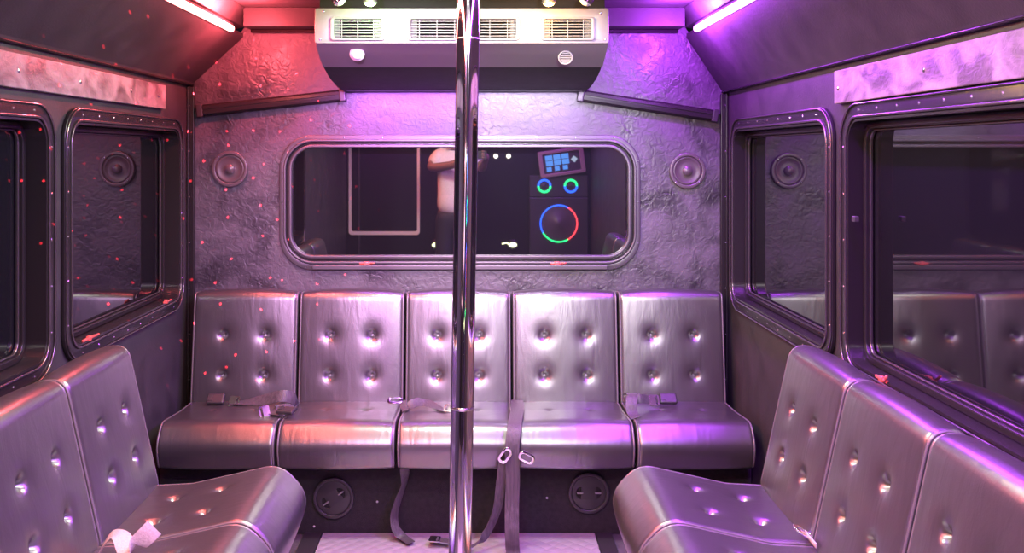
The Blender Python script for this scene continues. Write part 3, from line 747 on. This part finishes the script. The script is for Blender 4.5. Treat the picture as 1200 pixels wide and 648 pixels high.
for px, py, lab in ((511, 287, 'small yellow-green lamp with a glare tail at the front, left one'), (601, 287, 'small yellow-green lamp with a glare tail at the front, right one')):
    q = PR(px, py, YF+.03); t = thing('glare_lamp', lab, 'lamp', (q.x, YF+.001, q.z)); sg = 1 if px > 560 else -1  # the glowing tube on the lens shapes a tail of glare
    mm = frame_mtx((0, 0, 0), (-1, 0, 0), (0, 0, 1))
    m = MB(); m.lathe([(.05, .001), (.05, .02), (.04, .03)], 24, mtx=mm); m.build('lamp_body', M['blackplastic'], t)
    m = MB(); m.lathe([(.038, .03), (.03, .042), (.001, .046)], 24, mtx=mm @ Matrix.Scale(.6, 4, (0, 1, 0))); m.tube([(-sg*.02, .04, 0), (-sg*.06, .035, .02), (-sg*.1, .03, .01)], .006, 8); m.build('lens', YG, t, True)
# ------------------------------------------------------------------ photographer
def person():
    t = thing('person', 'standing person in a white dotted polo shirt holding up a phone with both hands', 'person', (-.20, -.42, 0))
    O = Vector((-.20, -.42, 0))
    skin = mat('skin', (.16, .085, .06), .5); cloth = noise_mat(mat('white dotted shirt'), (.72, .68, .66), (.82, .78, .76), 90, 0, r1=.7, r2=.8)
    pants = mat('black trousers', (.015, .015, .018), .7); hair = mat('black hair', (.01, .01, .01), .6)
    def sk(name, verts, edges, rad, m, parent, sub=2, root=0):
        me = bpy.data.meshes.new(name); me.from_pydata([tuple(Vector(v)-O) for v in verts], edges, []); o = link(name, me, m, parent)
        s = o.modifiers.new('skin', 'SKIN'); s.use_smooth_shade = True
        for q, r in zip(me.skin_vertices[0].data, rad): q.radius = (r, r) if not isinstance(r, tuple) else r; q.use_root = False
        me.skin_vertices[0].data[root].use_root = True
        b = o.modifiers.new('sub', 'SUBSURF'); b.levels = b.render_levels = sub
        dg = bpy.context.evaluated_depsgraph_get(); dg.update(); me2 = bpy.data.meshes.new_from_object(o.evaluated_get(dg))
        bpy.data.objects.remove(o); me2.materials.clear(); return link(name, me2, m, parent, True)
    cx = -.20; y = -.42
    V = [(cx, y, .95), (cx, y-.01, 1.08), (cx, y-.01, 1.22), (cx, y, 1.36), (cx, y, 1.45), (cx, y+.01, 1.52), (cx+.01, y+.02, 1.58), (cx+.01, y+.03, 1.645), (cx+.01, y+.025, 1.70)]
    R = [(.15, .10), (.135, .095), (.145, .10), (.16, .10), (.09, .07), .052, .058, .082, .07]
    E = [(i, i+1) for i in range(8)]
    def chain(start, pts, rads):
        prev = start
        for p, r in zip(pts, rads): V.append(p); R.append(r); E.append((prev, len(V)-1)); prev = len(V)-1
        return prev
    for s in (-1, 1):
        hand = Vector((.012+s*.052, -.045, EYE-.012))
        w_ = chain(3, [(cx+s*.15, y, 1.41), (cx+s*.22+(.02 if s > 0 else 0), y+.07, 1.31), ((cx+s*.22+hand.x)/2, (y+.07+hand.y)/2-.02, 1.34), (hand.x+s*.01, hand.y-.05, hand.z-.02), tuple(hand)], [.062, .045, .038, .026, .028])
        for k in range(4):
            z = hand.z+.028-.017*k; chain(w_, [(hand.x-s*.006, hand.y+.0, z), (hand.x-s*.014, hand.y-.005+.014, z+.002), (hand.x-s*.034, hand.y+.014, z+.003)], [.010, .009, .0075])
        chain(w_, [(hand.x-s*.004, hand.y-.018, hand.z+.01), (hand.x-s*.028, hand.y-.020, hand.z+.022)], [.011, .009])
        chain(0, [(cx+s*.09, y, .86), (cx+s*.10, y+.02, .50), (cx+s*.11, y-.01, .10), (cx+s*.115, y+.03, .035), (cx+s*.13, y+.15, .03)], [.09, .062, .04, .035, .03])
    body = sk('body', V, E, R, skin, t)
    # nose, ears, eyes, mouth
    m = MB(); hx, hy, hz = cx+.01, y+.03, 1.665
    m.lathe([(.001, .024), (.009, .012), (.013, 0)], 10, mtx=frame_mtx(Vector((hx, hy+.082, hz-.012))-O, (-1, 0, 0), (0, 0, 1)))
    m.build('nose', skin, t, True)
    for s in (-1, 1):
        m = MB(); m.lathe([(.004, .001), (.011, .002), (.013, .006), (.004, .01)], 12, mtx=frame_mtx(Vector((hx+s*.082, hy, hz-.01))-O, (0, s, 0), (0, 0, 1))); m.build('ear', skin, t, True)
        m = MB(); m.lathe([(.010, .0), (.008, .004), (.001, .006)], 12, mtx=frame_mtx(Vector((hx+s*.032, hy+.074, hz+.010))-O, (-1, 0, 0), (0, 0, 1))); m.build('eye', M['white'], t, True)
    m = MB(); m.box(Vector((hx-.022, hy+.072, hz-.045))-O, Vector((hx+.022, hy+.08, hz-.038))-O, .003); m.build('mouth', mat('lips', (.22, .09, .07), .5), t)
    sk('hair', [(hx, hy-.03, hz+.0), (hx, hy-.015, hz+.06), (hx, hy+.02, hz+.075)], [(0, 1), (1, 2)], [.080, .078, .065], hair, t)
    sk('shirt', [(cx, y, .865), (cx, y, 1.06), (cx, y-.005, 1.22), (cx, y, 1.38), (cx, y, 1.46), (cx-.15, y, 1.42), (cx-.215, y+.045, 1.32), (cx+.15, y, 1.42), (cx+.225, y+.045, 1.33)],
       [(0, 1), (1, 2), (2, 3), (3, 4), (3, 5), (5, 6), (3, 7), (7, 8)], [(.18, .13), (.172, .125), (.17, .12), (.175, .115), (.10, .085), .088, .08, .088, .08], cloth, t, root=2)
    VV = [(cx, y, .97), (cx, y, .90)]; RR = [(.16, .115), (.16, .12)]; EE = [(0, 1)]
    for s in (-1, 1):
        n = len(VV); VV += [(cx+s*.09, y, .82), (cx+s*.10, y+.02, .50), (cx+s*.11, y-.01, .09)]; RR += [.105, .08, .065]; EE += [(1, n), (n, n+1), (n+1, n+2)]
    sk('trousers', VV, EE, RR, pants, t)
    for s in (-1, 1):
        sk('shoe', [(cx+s*.112, y-.03, .05), (cx+s*.12, y+.06, .045), (cx+s*.132, y+.17, .036)], [(0, 1), (1, 2)], [.048, .046, .034], pants, t)
person()
m = MB(); m.box((-.052, -.040, EYE-.05), (.075, -.031, EYE+.022), .004); o = m.build('phone', M['blackplastic'])
tag(o, 'black phone held level in both hands of the standing person', 'phone')
# ------------------------------------------------------------------ laser dot projector
def laser():
    loc = Vector((-.15, .25, 1.97)); tgt = Vector((-1.14, 3.85, 1.22))
    l = bpy.data.lights.new('laser_light', 'SPOT'); l.energy = 400; l.shadow_soft_size = 0; l.spot_size = math.radians(23); l.spot_blend = .2; l.color = (1, 1, 1)
    o = bpy.data.objects.new('laser_light', l); C.objects.link(o); o.location = loc; o.rotation_euler = (tgt-loc).to_track_quat('-Z', 'Y').to_euler()
    l.use_nodes = True; nt = l.node_tree; em = nt.nodes['Emission']
    tc = nt.nodes.new('ShaderNodeTexCoord'); sp = nt.nodes.new('ShaderNodeSeparateXYZ'); nt.links.new(tc.outputs['Normal'], sp.inputs[0])
    cb = nt.nodes.new('ShaderNodeCombineXYZ')
    for i in range(2):
        d = nt.nodes.new('ShaderNodeMath'); d.operation = 'DIVIDE'; nt.links.new(sp.outputs[i], d.inputs[0]); nt.links.new(sp.outputs[2], d.inputs[1]); nt.links.new(d.outputs[0], cb.inputs[i])
    vo = nt.nodes.new('ShaderNodeTexVoronoi'); vo.inputs['Scale'].default_value = 29; vo.inputs['Randomness'].default_value = .8; vo.voronoi_dimensions = '2D'
    nt.links.new(cb.outputs[0], vo.inputs['Vector'])
    lt = nt.nodes.new('ShaderNodeMath'); lt.operation = 'LESS_THAN'; lt.inputs[1].default_value = .042; nt.links.new(vo.outputs['Distance'], lt.inputs[0])
    mu = nt.nodes.new('ShaderNodeMath'); mu.operation = 'MULTIPLY'; mu.inputs[1].default_value = 50; nt.links.new(lt.outputs[0], mu.inputs[0])
    em.inputs['Color'].default_value = (1, .03, .05, 1); nt.links.new(mu.outputs[0], em.inputs['Strength'])
    t = thing('laser_projector', 'small black laser projector under the ceiling', 'projector', (loc.x, loc.y-.05, ZC))
    m = MB(); m.box((-.05, -.12, -.09), (.05, .02, -.012), .006); m.build('case', M['blackplastic'], t)
    m = MB(); m.box((-.03, -.06, -.012), (.03, -.03, -.0005), .003); m.build('mount', M['steel'], t)
laser()
